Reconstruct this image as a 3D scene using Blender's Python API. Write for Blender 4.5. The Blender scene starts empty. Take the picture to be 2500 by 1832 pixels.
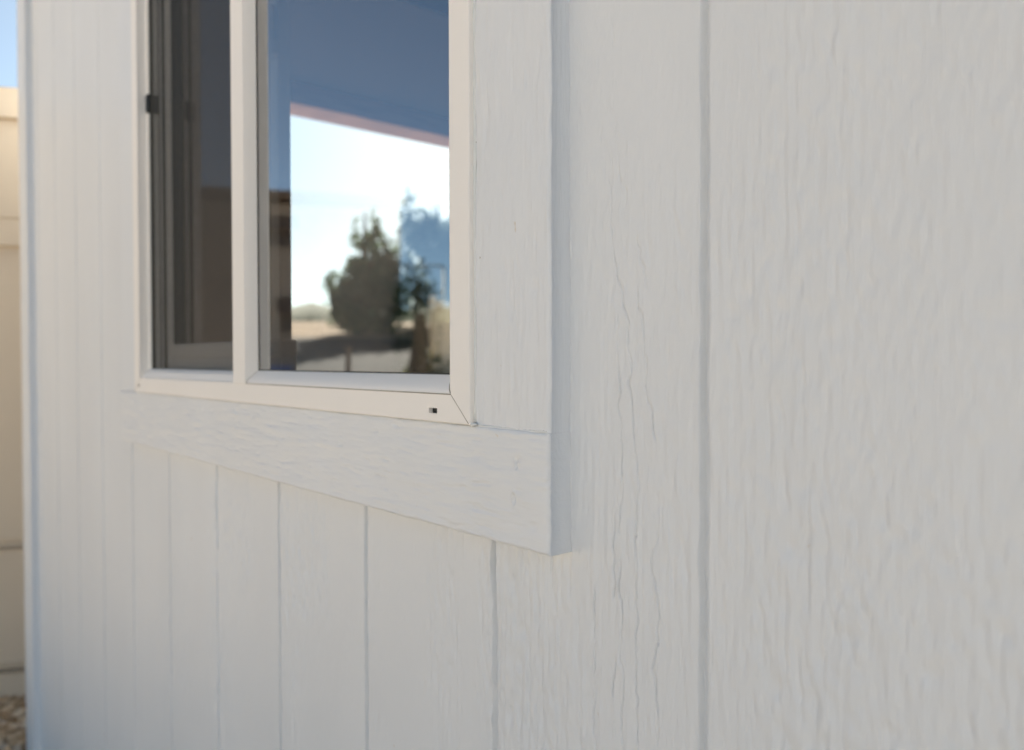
import bpy, bmesh, math, random
import numpy as np
from mathutils import Vector, Matrix

# ------------------------------------------------------------------ camera, sky, sun, exposure
scene = bpy.context.scene
C = scene.collection
R = math.radians

cam_d = bpy.data.cameras.new('camera')
cam = bpy.data.objects.new('camera', cam_d)
C.objects.link(cam)
yaw, pitch, roll = R(49.5236), R(1.06615), R(-0.0954)
F = Vector((-math.sin(yaw) * math.cos(pitch), math.cos(yaw) * math.cos(pitch), -math.sin(pitch)))
Rt = Vector((math.cos(yaw), math.sin(yaw), 0))
Up = Rt.cross(F)
Rt, Up = Rt * math.cos(roll) + Up * math.sin(roll), Up * math.cos(roll) - Rt * math.sin(roll)
m = Matrix((Rt, Up, -F)).transposed().to_4x4()
m.translation = Vector((0, -0.40435, 1.0))
cam.matrix_world = m
cam_d.sensor_width = 36.0
cam_d.lens = 36.0 * 1946.96 / 2500
cam_d.clip_start = 0.02
cam_d.clip_end = 3000
cam_d.dof.use_dof = True
cam_d.dof.focus_distance = 0.60
cam_d.dof.aperture_fstop = 4.6
cam_d.dof.aperture_blades = 7
scene.camera = cam

SUN_EL, SUN_AZ = R(30), R(-46)          # azimuth from +Y towards +X
SUN_DIR = Vector((math.sin(SUN_AZ) * math.cos(SUN_EL), math.cos(SUN_AZ) * math.cos(SUN_EL), math.sin(SUN_EL)))
world = bpy.data.worlds.new('World')
scene.world = world
world.use_nodes = True
wn = world.node_tree.nodes
sky = wn.new('ShaderNodeTexSky')
sky.sky_type = 'NISHITA'
sky.sun_disc = False
sky.sun_elevation = SUN_EL
sky.sun_rotation = SUN_AZ
sky.altitude = 1800
sky.air_density = 0.5
sky.dust_density = 3.2
sky.ozone_density = 0.2
tint = wn.new('ShaderNodeMix')           # the camera's daylight balance leaves this sky a little less violet
tint.data_type = 'RGBA'
tint.blend_type = 'MULTIPLY'
tint.inputs['Factor'].default_value = 1.0
tint.inputs['B'].default_value = (0.84, 0.955, 0.865, 1)
world.node_tree.links.new(sky.outputs['Color'], tint.inputs['A'])
world.node_tree.links.new(tint.outputs['Result'], wn['Background'].inputs['Color'])
wn['Background'].inputs['Strength'].default_value = 0.05
sun_d = bpy.data.lights.new('sun', 'SUN')
sun_d.energy = 5.0
sun_d.angle = R(0.53)
sun_d.color = (1.0, 0.95, 0.86)
sun = bpy.data.objects.new('sun', sun_d)
sun.rotation_euler = (-SUN_DIR).to_track_quat('-Z', 'Y').to_euler()
C.objects.link(sun)
scene.view_settings.view_transform = 'Standard'
scene.view_settings.look = 'None'
scene.view_settings.gamma = 1
scene.view_settings.use_curve_mapping = False
scene.view_settings.exposure = 2.26
scene.cycles.max_bounces = 10
scene.cycles.transparent_max_bounces = 16
scene.cycles.use_denoising = True
scene.cycles.denoising_prefilter = 'ACCURATE'

# ------------------------------------------------------------------ noise and mesh helpers
rng = np.random.default_rng(7)
random.seed(11)
_LAT = rng.random((256, 256)).astype(np.float32)


def vnoise(u, v, seed=0):
    """Smooth value noise in 0..1 on arrays u, v."""
    u = np.asarray(u, float) + 37.3 * seed
    v = np.asarray(v, float) + 91.7 * seed
    iu, iv = np.floor(u).astype(int), np.floor(v).astype(int)
    fu, fv = u - iu, v - iv
    fu, fv = fu * fu * (3 - 2 * fu), fv * fv * (3 - 2 * fv)
    g = lambda a, b: _LAT[a % 256, b % 256]
    return ((g(iu, iv) * (1 - fu) + g(iu + 1, iv) * fu) * (1 - fv)
            + (g(iu, iv + 1) * (1 - fu) + g(iu + 1, iv + 1) * fu) * fv)


def sstep(a, b, x):
    t = np.clip((x - a) / (b - a), 0, 1)
    return t * t * (3 - 2 * t)


def link(name, me, mat, parent=None, smooth=False):
    o = bpy.data.objects.new(name, me)
    C.objects.link(o)
    for mm in (mat if isinstance(mat, (list, tuple)) else [mat]):
        me.materials.append(mm)
    if parent is not None:
        o.parent = parent
    if smooth:
        me.polygons.foreach_set('use_smooth', [True] * len(me.polygons))
    return o


def grid_obj(name, X, Y, Z, mat, parent=None, keep=None, smooth=True, flip=False):
    """X, Y, Z are (n, m) arrays; keep is an (n-1, m-1) mask of quads."""
    n, mm = X.shape
    co = np.stack([X, Y, Z], -1).reshape(-1, 3)
    idx = np.arange(n * mm).reshape(n, mm)
    q = np.stack([idx[:-1, :-1], idx[1:, :-1], idx[1:, 1:], idx[:-1, 1:]], -1)
    q = q.reshape(-1, 4) if keep is None else q[keep]
    if flip:
        q = q[:, ::-1]
    me = bpy.data.meshes.new(name)
    me.vertices.add(len(co))
    me.vertices.foreach_set('co', co.astype(np.float32).ravel())
    me.loops.add(len(q) * 4)
    me.loops.foreach_set('vertex_index', q.astype(np.int32).ravel())
    me.polygons.add(len(q))
    me.polygons.foreach_set('loop_start', np.arange(0, len(q) * 4, 4, dtype=np.int32))
    me.polygons.foreach_set('loop_total', np.full(len(q), 4, np.int32))
    me.update(calc_edges=True)
    me.validate()
    return link(name, me, mat, parent, smooth)


class MB:
    """Collects shapes and links them as one mesh object."""

    def __init__(self):
        self.bm = bmesh.new()

    def box(self, a, b, bev=0.0):
        a, b = Vector(a), Vector(b)
        r = bmesh.ops.create_cube(self.bm, size=1)
        for v in r['verts']:
            v.co = Vector(((a[i] + b[i]) / 2 + v.co[i] * abs(b[i] - a[i]) for i in range(3)))
        if bev:
            es = list({e for v in r['verts'] for e in v.link_edges})
            bmesh.ops.bevel(self.bm, geom=es, offset=bev, segments=2, affect='EDGES', profile=0.5)
        return self

    def obox(self, p, q, w, h, bev=0.0):
        """A bar from p to q with width w (horizontal) and height h."""
        p, q = Vector(p), Vector(q)
        d = (q - p)
        L = d.length
        d.normalize()
        up = Vector((0, 0, 1)) if abs(d.z) < 0.95 else Vector((0, 1, 0))
        s = d.cross(up).normalized()
        u = s.cross(d)
        r = bmesh.ops.create_cube(self.bm, size=1)
        for v in r['verts']:
            c = v.co.copy()
            v.co = (p + q) / 2 + d * c.x * L + s * c.y * w + u * c.z * h
        if bev:
            es = list({e for v in r['verts'] for e in v.link_edges})
            bmesh.ops.bevel(self.bm, geom=es, offset=bev, segments=2, affect='EDGES', profile=0.5)
        return self

    def tube(self, pts, rad, n=8):
        rads = rad if isinstance(rad, (list, tuple)) else [rad] * len(pts)
        pts = [Vector(p) for p in pts]
        rings = []
        for i, p in enumerate(pts):
            d = (pts[min(i + 1, len(pts) - 1)] - pts[max(i - 1, 0)]).normalized()
            a = d.cross(Vector((0.31, 0.95, 0.1))).normalized()
            b = d.cross(a)
            rings.append([self.bm.verts.new(p + (a * math.cos(t) + b * math.sin(t)) * rads[i])
                          for t in (2 * math.pi * k / n for k in range(n))])
        for r0, r1 in zip(rings, rings[1:]):
            for k in range(n):
                self.bm.faces.new((r0[k], r0[(k + 1) % n], r1[(k + 1) % n], r1[k]))
        self.bm.faces.new(rings[0][::-1])
        self.bm.faces.new(rings[-1])
        return self

    def poly(self, pts):
        self.bm.faces.new([self.bm.verts.new(p) for p in pts])
        return self

    def prism(self, loop, off):
        """Closed prism from a planar loop, extruded by the vector off."""
        off = Vector(off)
        a = [self.bm.verts.new(p) for p in loop]
        b = [self.bm.verts.new(Vector(p) + off) for p in loop]
        n = len(a)
        self.bm.faces.new(a)
        self.bm.faces.new(b[::-1])
        for k in range(n):
            self.bm.faces.new((a[k], b[k], b[(k + 1) % n], a[(k + 1) % n]))
        return self

    def build(self, name, mat, parent=None, smooth=False, recalc=True):
        if recalc:
            bmesh.ops.recalc_face_normals(self.bm, faces=self.bm.faces)
        me = bpy.data.meshes.new(name)
        self.bm.to_mesh(me)
        self.bm.free()
        return link(name, me, mat, parent, smooth)


def tag(o, label=None, cat=None, group=None, kind=None):
    if label: o['label'] = label
    if cat: o['category'] = cat
    if group: o['group'] = group
    if kind: o['kind'] = kind
    return o


def empty(name, loc, label=None, cat=None, group=None):
    o = bpy.data.objects.new(name, None)
    o.empty_display_size = 0.2
    C.objects.link(o)
    o.location = loc
    return tag(o, label, cat, group)


def adopt(o, root):
    """Parent o (built in world coordinates) to root, keeping it where it is."""
    o.parent = root
    o.matrix_parent_inverse = Matrix.Translation(root.location).inverted()
    return o


# ------------------------------------------------------------------ materials
def mat_new(name):
    mt = bpy.data.materials.new(name)
    mt.use_nodes = True
    nt = mt.node_tree
    return mt, nt.nodes, nt.links, nt.nodes['Principled BSDF']


def noise_node(n, l, scale_vec, scale=1.0, detail=4, rough=0.6, coord='Object'):
    tc = n.new('ShaderNodeTexCoord')
    mp = n.new('ShaderNodeMapping')
    mp.inputs['Scale'].default_value = scale_vec
    l.new(tc.outputs[coord], mp.inputs['Vector'])
    nz = n.new('ShaderNodeTexNoise')
    nz.inputs['Scale'].default_value = scale
    nz.inputs['Detail'].default_value = detail
    nz.inputs['Roughness'].default_value = rough
    l.new(mp.outputs['Vector'], nz.inputs['Vector'])
    return nz


def ramp(n, l, src, stops):
    r = n.new('ShaderNodeValToRGB')
    els = r.color_ramp.elements
    while len(els) < len(stops):
        els.new(0.5)
    for e, (p, c) in zip(els, stops):
        e.position = p
        e.color = (*c, 1) if len(c) == 3 else c
    l.new(src, r.inputs['Fac'])
    return r


def paint(name, base, grain, rough=0.5, dirt=(0.62, 0.50, 0.33), bump=0.25, dist=0.0006, spec=0.4):
    """Brushed exterior paint over wood: fine grain bump, slight tone drift, rare rust specks."""
    mt, n, l, p = mat_new(name)
    p.inputs['Roughness'].default_value = rough
    p.inputs['Specular IOR Level'].default_value = spec
    fine = noise_node(n, l, grain, 1.0, 2.5, 0.5)
    blot = noise_node(n, l, (5, 5, 2.2), 1.0, 4, 0.55)
    tone = ramp(n, l, blot.outputs['Fac'], [(0.3, tuple(c * 0.955 for c in base)), (0.7, base)])
    spk = noise_node(n, l, (70, 70, 55), 1.0, 2, 0.5)
    spm = ramp(n, l, spk.outputs['Fac'], [(0.765, (0, 0, 0)), (0.80, (1, 1, 1))])
    mx = n.new('ShaderNodeMix')
    mx.data_type = 'RGBA'
    mul = n.new('ShaderNodeMath')
    mul.operation = 'MULTIPLY'
    mul.inputs[1].default_value = 0.45
    l.new(spm.outputs['Color'], mul.inputs[0])
    l.new(mul.outputs[0], mx.inputs['Factor'])
    l.new(tone.outputs['Color'], mx.inputs['A'])
    mx.inputs['B'].default_value = (*dirt, 1)
    l.new(mx.outputs['Result'], p.inputs['Base Color'])
    bp = n.new('ShaderNodeBump')
    bp.inputs['Strength'].default_value = bump
    bp.inputs['Distance'].default_value = dist
    pat = noise_node(n, l, (11, 11, 3.2), 1.0, 3, 0.55)
    pm = ramp(n, l, pat.outputs['Fac'], [(0.34, (0.40, 0.40, 0.40)), (0.62, (1, 1, 1))])
    hm = n.new('ShaderNodeMath')
    hm.operation = 'MULTIPLY'
    l.new(fine.outputs['Fac'], hm.inputs[0])
    l.new(pm.outputs['Color'], hm.inputs[1])
    l.new(hm.outputs[0], bp.inputs['Height'])
    l.new(bp.outputs['Normal'], p.inputs['Normal'])
    return mt


def plain(name, base, rough=0.6, var=0.1, scale=(8, 8, 8), bump=0.0, dist=0.01, spec=0.4, metal=0.0):
    mt, n, l, p = mat_new(name)
    nz = noise_node(n, l, scale, 1.0, 5, 0.6)
    rp = ramp(n, l, nz.outputs['Fac'], [(0.3, tuple(c * (1 - var) for c in base)), (0.7, tuple(min(1, c * (1 + var)) for c in base))])
    l.new(rp.outputs['Color'], p.inputs['Base Color'])
    p.inputs['Roughness'].default_value = rough
    p.inputs['Specular IOR Level'].default_value = spec
    p.inputs['Metallic'].default_value = metal
    if bump:
        bp = n.new('ShaderNodeBump')
        bp.inputs['Strength'].default_value = bump
        bp.inputs['Distance'].default_value = dist
        l.new(nz.outputs['Fac'], bp.inputs['Height'])
        l.new(bp.outputs['Normal'], p.inputs['Normal'])
    return mt


WHITE = (0.80, 0.815, 0.823)
M = {}
M['siding'] = paint('siding_paint', WHITE, (480, 480, 75), 0.5, bump=0.55, dist=0.0014)
M['trim_h'] = paint('trim_paint_horizontal', (0.81, 0.825, 0.835), (55, 380, 380), 0.45, bump=0.6, dist=0.0014)
M['trim_v'] = paint('trim_paint_vertical', (0.81, 0.825, 0.835), (360, 360, 38), 0.45, bump=0.65, dist=0.0013)
M['caulk'] = plain('caulk', (0.80, 0.81, 0.79), 0.5, 0.04, (60, 60, 60), 0.3, 0.001)
M['vinyl'] = plain('window_vinyl', (0.945, 0.905, 0.85), 0.45, 0.012, (4, 4, 4), spec=0.3)
M['seam'] = plain('seam_dirt', (0.30, 0.26, 0.20), 0.8, 0.2, (300, 300, 300))
M['grime'] = plain('grime', (0.42, 0.39, 0.32), 0.8, 0.2, (300, 300, 300))
M['black'] = plain('black_plastic', (0.012, 0.013, 0.012), 0.45, 0.1)
M['gasket'] = plain('gasket', (0.03, 0.032, 0.03), 0.6, 0.1)
M['weather'] = plain('weather_strip', (0.06, 0.055, 0.042), 0.8, 0.15)
M['spacer'] = plain('spacer_bar', (0.80, 0.76, 0.66), 0.4, 0.05)
M['wood_in'] = plain('framing_wood', (0.36, 0.22, 0.14), 0.8, 0.25, (4, 4, 40), 0.2, 0.004)
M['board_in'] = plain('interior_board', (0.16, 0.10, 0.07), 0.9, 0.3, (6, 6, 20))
M['blocker'] = plain('blocker_boards', (0.60, 0.60, 0.60), 0.75, 0.3, (9, 9, 2), 0.3, 0.004)  # grey boards of the unseen wall added to shade the trim
M['shingle'] = plain('roof_shingle', (0.10, 0.09, 0.085), 0.9, 0.3, (12, 12, 12), 0.3, 0.01)
M['fence'] = plain('beige_vinyl', (0.66, 0.555, 0.425), 0.45, 0.03, (3, 3, 3))
M['stucco'] = plain('house_stucco', (0.25, 0.22, 0.19), 0.9, 0.12, (3, 3, 3), 0.3, 0.01)
M['dark'] = plain('dark_window', (0.02, 0.02, 0.022), 0.3, 0.1)
M['tile'] = plain('house_roof', (0.09, 0.07, 0.06), 0.9, 0.2, (6, 6, 6))
M['post'] = plain('weathered_post', (0.13, 0.10, 0.075), 0.9, 0.25, (10, 10, 3))
M['cream'] = plain('cream_panel', (0.72, 0.62, 0.46), 0.7, 0.05)
M['blue'] = plain('blue_plastic', (0.05, 0.13, 0.38), 0.5, 0.1)
M['board'] = plain('backboard_panel', (0.36, 0.37, 0.36), 0.4, 0.05)
M['metal'] = plain('dark_metal', (0.10, 0.11, 0.12), 0.5, 0.1)
M['bark'] = plain('bark', (0.10, 0.075, 0.055), 0.95, 0.3, (8, 8, 2), 0.5, 0.02)
def leafy(name, base, var, scale):
    """Foliage: diffuse leaves that also let light through."""
    mt = bpy.data.materials.new(name)
    mt.use_nodes = True
    n, l = mt.node_tree.nodes, mt.node_tree.links
    n.remove(n['Principled BSDF'])
    nz = noise_node(n, l, (scale,) * 3, 1.0, 4, 0.6)
    rp = ramp(n, l, nz.outputs['Fac'], [(0.3, tuple(c * (1 - var) for c in base)), (0.7, tuple(c * (1 + var) for c in base))])
    d = n.new('ShaderNodeBsdfDiffuse'); t_ = n.new('ShaderNodeBsdfTranslucent'); mx = n.new('ShaderNodeMixShader')
    mx.inputs[0].default_value = 0.4
    l.new(rp.outputs['Color'], d.inputs['Color']); l.new(rp.outputs['Color'], t_.inputs['Color'])
    l.new(d.outputs[0], mx.inputs[1]); l.new(t_.outputs[0], mx.inputs[2])
    l.new(mx.outputs[0], n['Material Output'].inputs['Surface'])
    return mt


M['leaf'] = leafy('dark_foliage', (0.13, 0.185, 0.11), 0.4, 1.4)
M['leaf_grey'] = leafy('greyish_foliage', (0.16, 0.20, 0.165), 0.35, 1.2)
M['leaf_bush'] = leafy('bush_foliage', (0.065, 0.075, 0.035), 0.4, 6)
M['flower'] = leafy('yellow_flower', (0.55, 0.43, 0.08), 0.3, 9)


def glass(name, tint, ior, rough=0.0):
    mt = bpy.data.materials.new(name)
    mt.use_nodes = True
    n, l = mt.node_tree.nodes, mt.node_tree.links
    n.remove(n['Principled BSDF'])
    tr = n.new('ShaderNodeBsdfTransparent')
    tr.inputs['Color'].default_value = (*tint, 1)
    gl = n.new('ShaderNodeBsdfGlossy')
    gl.inputs['Roughness'].default_value = rough
    gl.inputs['Color'].default_value = (0.97, 0.99, 1, 1)
    fr = n.new('ShaderNodeFresnel')
    fr.inputs['IOR'].default_value = ior
    # a real pane is never quite flat: a very faint waviness
    nz = noise_node(n, l, (1.3, 1.3, 1.3), 1.0, 1, 0.4)
    bp = n.new('ShaderNodeBump')
    bp.inputs['Strength'].default_value = 0.03
    bp.inputs['Distance'].default_value = 0.01
    l.new(nz.outputs['Fac'], bp.inputs['Height'])
    l.new(bp.outputs['Normal'], gl.inputs['Normal'])
    mx = n.new('ShaderNodeMixShader')
    l.new(fr.outputs[0], mx.inputs[0])
    l.new(tr.outputs[0], mx.inputs[1])
    l.new(gl.outputs[0], mx.inputs[2])
    l.new(mx.outputs[0], n['Material Output'].inputs['Surface'])
    return mt


M['glass'] = glass('window_glass', (0.95, 0.97, 0.95), 5.4)
M['glass_sash'] = glass('sash_glass', (0.82, 0.84, 0.82), 4.6)


def screen_mat():
    mt = bpy.data.materials.new('insect_screen')
    mt.use_nodes = True
    n, l = mt.node_tree.nodes, mt.node_tree.links
    p = n['Principled BSDF']
    p.inputs['Base Color'].default_value = (0.035, 0.036, 0.032, 1)
    p.inputs['Roughness'].default_value = 0.7
    tr = n.new('ShaderNodeBsdfTransparent')
    # woven mesh, 1.4 mm pitch: two sine gratings leave see-through cells
    tc = n.new('ShaderNodeTexCoord')
    sep = n.new('ShaderNodeSeparateXYZ')
    l.new(tc.outputs['Object'], sep.inputs[0])
    outs = []
    for ax in ('X', 'Z'):
        a = n.new('ShaderNodeMath'); a.operation = 'MULTIPLY'; a.inputs[1].default_value = 2 * math.pi / 0.0014
        b = n.new('ShaderNodeMath'); b.operation = 'COSINE'
        c = n.new('ShaderNodeMapRange'); c.inputs['From Min'].default_value = 0.15; c.inputs['From Max'].default_value = 0.55
        l.new(sep.outputs[ax], a.inputs[0]); l.new(a.outputs[0], b.inputs[0]); l.new(b.outputs[0], c.inputs['Value'])
        outs.append(c.outputs[0])
    mxm = n.new('ShaderNodeMath'); mxm.operation = 'MAXIMUM'
    l.new(outs[0], mxm.inputs[0]); l.new(outs[1], mxm.inputs[1])
    mx = n.new('ShaderNodeMixShader')
    l.new(mxm.outputs[0], mx.inputs[0]); l.new(tr.outputs[0], mx.inputs[1]); l.new(p.outputs[0], mx.inputs[2])
    l.new(mx.outputs[0], n['Material Output'].inputs['Surface'])
    return mt


M['screen'] = screen_mat()


def ground_mat():
    """Pale decomposed granite in the yard, soil darkened to stand for shade on the slope beyond."""
    mt, n, l, p = mat_new('gravelly_soil')
    a = noise_node(n, l, (1, 1, 1), 0.35, 6, 0.6)
    b = noise_node(n, l, (1, 1, 1), 38.0, 5, 0.7)
    ra = ramp(n, l, a.outputs['Fac'], [(0.3, (0.60, 0.485, 0.355)), (0.7, (0.70, 0.575, 0.43))])
    rs = ramp(n, l, a.outputs['Fac'], [(0.3, (0.040, 0.036, 0.031)), (0.7, (0.066, 0.058, 0.049))])   # bare soil, its colour darkened in place of shade on the slope
    rg = ramp(n, l, a.outputs['Fac'], [(0.3, (0.27, 0.195, 0.13)), (0.7, (0.36, 0.265, 0.175))])      # dry field on the crest
    rb = ramp(n, l, b.outputs['Fac'], [(0.3, (0.72, 0.70, 0.68)), (0.68, (1.0, 1.0, 1.0))])
    tc = n.new('ShaderNodeTexCoord')
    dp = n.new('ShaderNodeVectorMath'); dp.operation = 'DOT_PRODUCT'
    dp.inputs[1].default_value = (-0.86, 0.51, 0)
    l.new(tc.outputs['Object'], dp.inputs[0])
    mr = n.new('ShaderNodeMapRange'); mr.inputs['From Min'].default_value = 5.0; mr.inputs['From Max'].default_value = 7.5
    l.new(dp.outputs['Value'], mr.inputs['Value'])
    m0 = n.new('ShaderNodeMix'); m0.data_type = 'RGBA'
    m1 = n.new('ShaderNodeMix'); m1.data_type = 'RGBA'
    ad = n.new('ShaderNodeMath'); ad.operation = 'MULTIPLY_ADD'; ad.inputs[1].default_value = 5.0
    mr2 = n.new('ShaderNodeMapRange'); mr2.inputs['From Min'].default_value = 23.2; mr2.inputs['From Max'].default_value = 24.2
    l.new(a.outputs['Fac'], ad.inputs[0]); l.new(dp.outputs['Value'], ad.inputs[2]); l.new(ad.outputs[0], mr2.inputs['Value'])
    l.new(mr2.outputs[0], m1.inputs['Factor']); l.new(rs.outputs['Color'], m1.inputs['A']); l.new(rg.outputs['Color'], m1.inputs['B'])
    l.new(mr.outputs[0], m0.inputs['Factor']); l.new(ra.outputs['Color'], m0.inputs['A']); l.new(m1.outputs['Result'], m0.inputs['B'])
    mx = n.new('ShaderNodeMix'); mx.data_type = 'RGBA'; mx.blend_type = 'MULTIPLY'
    mx.inputs['Factor'].default_value = 1
    l.new(m0.outputs['Result'], mx.inputs['A']); l.new(rb.outputs['Color'], mx.inputs['B'])
    l.new(mx.outputs['Result'], p.inputs['Base Color'])
    p.inputs['Specular IOR Level'].default_value = 0.08
    p.inputs['Roughness'].default_value = 0.95
    bp = n.new('ShaderNodeBump'); bp.inputs['Strength'].default_value = 0.6; bp.inputs['Distance'].default_value = 0.02
    l.new(b.outputs['Fac'], bp.inputs['Height']); l.new(bp.outputs['Normal'], p.inputs['Normal'])
    return mt


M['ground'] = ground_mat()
M['hill'] = plain('scrub_hill', (0.10, 0.10, 0.055), 0.95, 0.35, (0.3, 0.3, 0.3))


def pebble_mat():
    mt, n, l, p = mat_new('pebble')
    g = n.new('ShaderNodeNewGeometry')
    r = ramp(n, l, g.outputs['Random Per Island'], [(0.0, (0.26, 0.17, 0.10)), (0.3, (0.46, 0.33, 0.20)), (0.6, (0.60, 0.46, 0.31)), (0.85, (0.74, 0.58, 0.38)), (1.0, (0.68, 0.62, 0.54))])
    l.new(r.outputs['Color'], p.inputs['Base Color'])
    p.inputs['Roughness'].default_value = 0.9
    return mt


M['pebble'] = pebble_mat()

# ------------------------------------------------------------------ the ground
GZ = -0.075


def terrain(x, y):
    d = np.maximum(0, (-0.86 * x + 0.51 * y) - 7.5)
    side = sstep(-9, -1.0, y - 0.10 * (x + 9))
    h = 0.118 * np.minimum(d, 20) - 0.02 * np.maximum(0, d - 20)
    h = np.maximum(h, 0)
    bank = 0.046 * sstep(-2.46, -2.66, x) * sstep(7, 4, np.hypot(x + 3, y))
    return GZ + bank + h * side + 0.05 * vnoise(x * 0.7, y * 0.7, 3) * sstep(5, 10, d)


ax = np.concatenate([np.linspace(-1500, -60, 14)[:-1], np.linspace(-60, -8, 90)[:-1], np.linspace(-8, -3.5, 14)[:-1], np.linspace(-3.5, -2.2, 40)[:-1], np.linspace(-2.2, 6, 22)[:-1], np.linspace(6, 60, 12)[:-1], np.linspace(60, 1500, 10)])
ay = np.concatenate([np.linspace(-1500, -60, 12)[:-1], np.linspace(-60, -3, 40)[:-1], np.linspace(-3, 40, 90)[:-1], np.linspace(40, 1500, 14)])
GX, GY = np.meshgrid(ax, ay, indexing='ij')
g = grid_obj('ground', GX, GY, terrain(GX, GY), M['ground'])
tag(g, kind='structure')
t = np.linspace(0, 1, 80)
HX = np.stack([-95 + 60 * (t - .5) * s - 30 * s * 0 for s in (1,)] * 1)
th = np.linspace(R(20), R(150), 90)
rad = np.array([70, 78, 90, 110, 140])
hgt = np.array([0.0, .72, 1.0, .8, 0.0])
TH, RD = np.meshgrid(th, rad, indexing='ij')
prof = 5.2 + 2.2 * vnoise(TH * 9, RD * 0, 5) + 1.1 * vnoise(TH * 60, RD * 0, 6)
HZ = GZ - 0.3 + prof * hgt[None, :] + 0.4 * vnoise(TH * 160, RD * 0.2, 8) * (hgt[None, :] > 0)
hl = grid_obj('hills', -np.sin(TH) * RD, np.cos(TH) * RD, HZ, M['hill'], smooth=False)
tag(hl, kind='structure')

# ------------------------------------------------------------------ the shed
SX0, SX1, SD = -2.445, 2.40, 3.0         # left end, right end, depth
G0, GP = -0.2936, 0.2032                 # first groove, groove spacing
shed = empty('shed', (0, 0, GZ), 'white painted wooden shed with vertical grooved siding and a sliding window in its wall', 'shed')


def part(o, parent=shed, label=None):
    adopt(o, shed) if parent is shed else None
    if label: o['label'] = label
    return o


CRACKS = [
  [(-0.3465,1.0805),(-0.3442,1.0677),(-0.3398,1.0605),(-0.3383,1.0480)],
  [(-0.3461,1.0451),(-0.3457,1.0348),(-0.3412,1.0289),(-0.3412,1.0199),(-0.3405,1.0119),(-0.3412,1.0040),(-0.3382,0.9994),(-0.3390,0.9881),(-0.3397,0.9824),(-0.3367,0.9723),(-0.3338,0.9668),(-0.3338,0.9600),(-0.3309,0.9490)],
  [(-0.3687,1.0819),(-0.3671,1.0700),(-0.3640,1.0568),(-0.3601,1.0484),(-0.3593,1.0413),(-0.3562,1.0307),(-0.3544,1.0249),(-0.3542,1.0110),(-0.3516,0.9994),(-0.3513,0.9902),(-0.3531,0.9821),(-0.3508,0.9706),(-0.3503,0.9568),(-0.3485,0.9442),(-0.3470,0.9328),(-0.3455,0.9146),(-0.3455,0.9132),(-0.3466,0.9037),(-0.3472,0.8943),(-0.3469,0.8849),(-0.3490,0.8815),(-0.3472,0.8713),(-0.3465,0.8589),(-0.3472,0.8515),(-0.3465,0.8381),(-0.3451,0.8279),(-0.3471,0.8191),(-0.3478,0.8084),(-0.3471,0.7981),(-0.3484,0.7893),(-0.3464,0.7742),(-0.3470,0.7614),(-0.3463,0.7416)],
  [(-0.3639,1.0287),(-0.3642,1.0182),(-0.3639,0.9994),(-0.3623,0.9889),(-0.3608,0.9807),(-0.3623,0.9701),(-0.3607,0.9550),(-0.3599,0.9410),(-0.3599,0.9128),(-0.3589,0.9116),(-0.3610,0.9017),(-0.3617,0.8825)],
  [(-0.3617,0.8686),(-0.3610,0.8517),(-0.3624,0.8429),(-0.3596,0.8371),(-0.3588,0.8213),(-0.3616,0.8153),(-0.3616,0.7960),(-0.3588,0.7904),(-0.3581,0.7704),(-0.3609,0.7620),(-0.3602,0.7461),(-0.3587,0.7370)],
  [(-0.3288,0.8889),(-0.3307,0.8815),(-0.3339,0.8748),(-0.3346,0.8655),(-0.3332,0.8586),(-0.3306,0.8540),(-0.3287,0.8453),(-0.3280,0.8342),(-0.3299,0.8235),(-0.3286,0.8178),(-0.3306,0.8131),(-0.3318,0.8036),(-0.3338,0.7968),(-0.3312,0.7925),(-0.3305,0.7794),(-0.3285,0.7667),(-0.3291,0.7521)],
  [(-0.3660,0.8968),(-0.3674,0.8794),(-0.3674,0.8569),(-0.3659,0.8464),(-0.3681,0.8373)],
  [(-0.3659,0.7948),(-0.3666,0.7870),(-0.3687,0.7702)],
  [(-0.3850,0.8401),(-0.3858,0.8090),(-0.3842,0.7984),(-0.3857,0.7791),(-0.3850,0.7627),(-0.3873,0.7420),(-0.3842,0.7275)],
  [(-0.3701,1.2386),(-0.3691,1.2253),(-0.3675,1.2128)],
  [(-0.3651,1.1902),(-0.3650,1.1833)],
  [(-0.3718,1.1790),(-0.3700,1.1675),(-0.3677,1.1640),(-0.3654,1.1605),(-0.3664,1.1517)],
  [(-0.3780,1.1603),(-0.3787,1.1503),(-0.3745,1.1474),(-0.3697,1.1404),(-0.3686,1.1331)],
  [(-0.3773,1.1317),(-0.3724,1.1238),(-0.3690,1.1111),(-0.3697,1.0981),(-0.3690,1.0829)],
  [(-0.3637,1.1292),(-0.3616,1.1199),(-0.3557,1.1120),(-0.3583,1.1015)],
  [(-0.3558,1.1425),(-0.3554,1.1356)],
  [(-0.4436,0.8464),(-0.4450,0.8414)],
  [(-0.4289,0.8527),(-0.4294,0.8421)],
]


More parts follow.
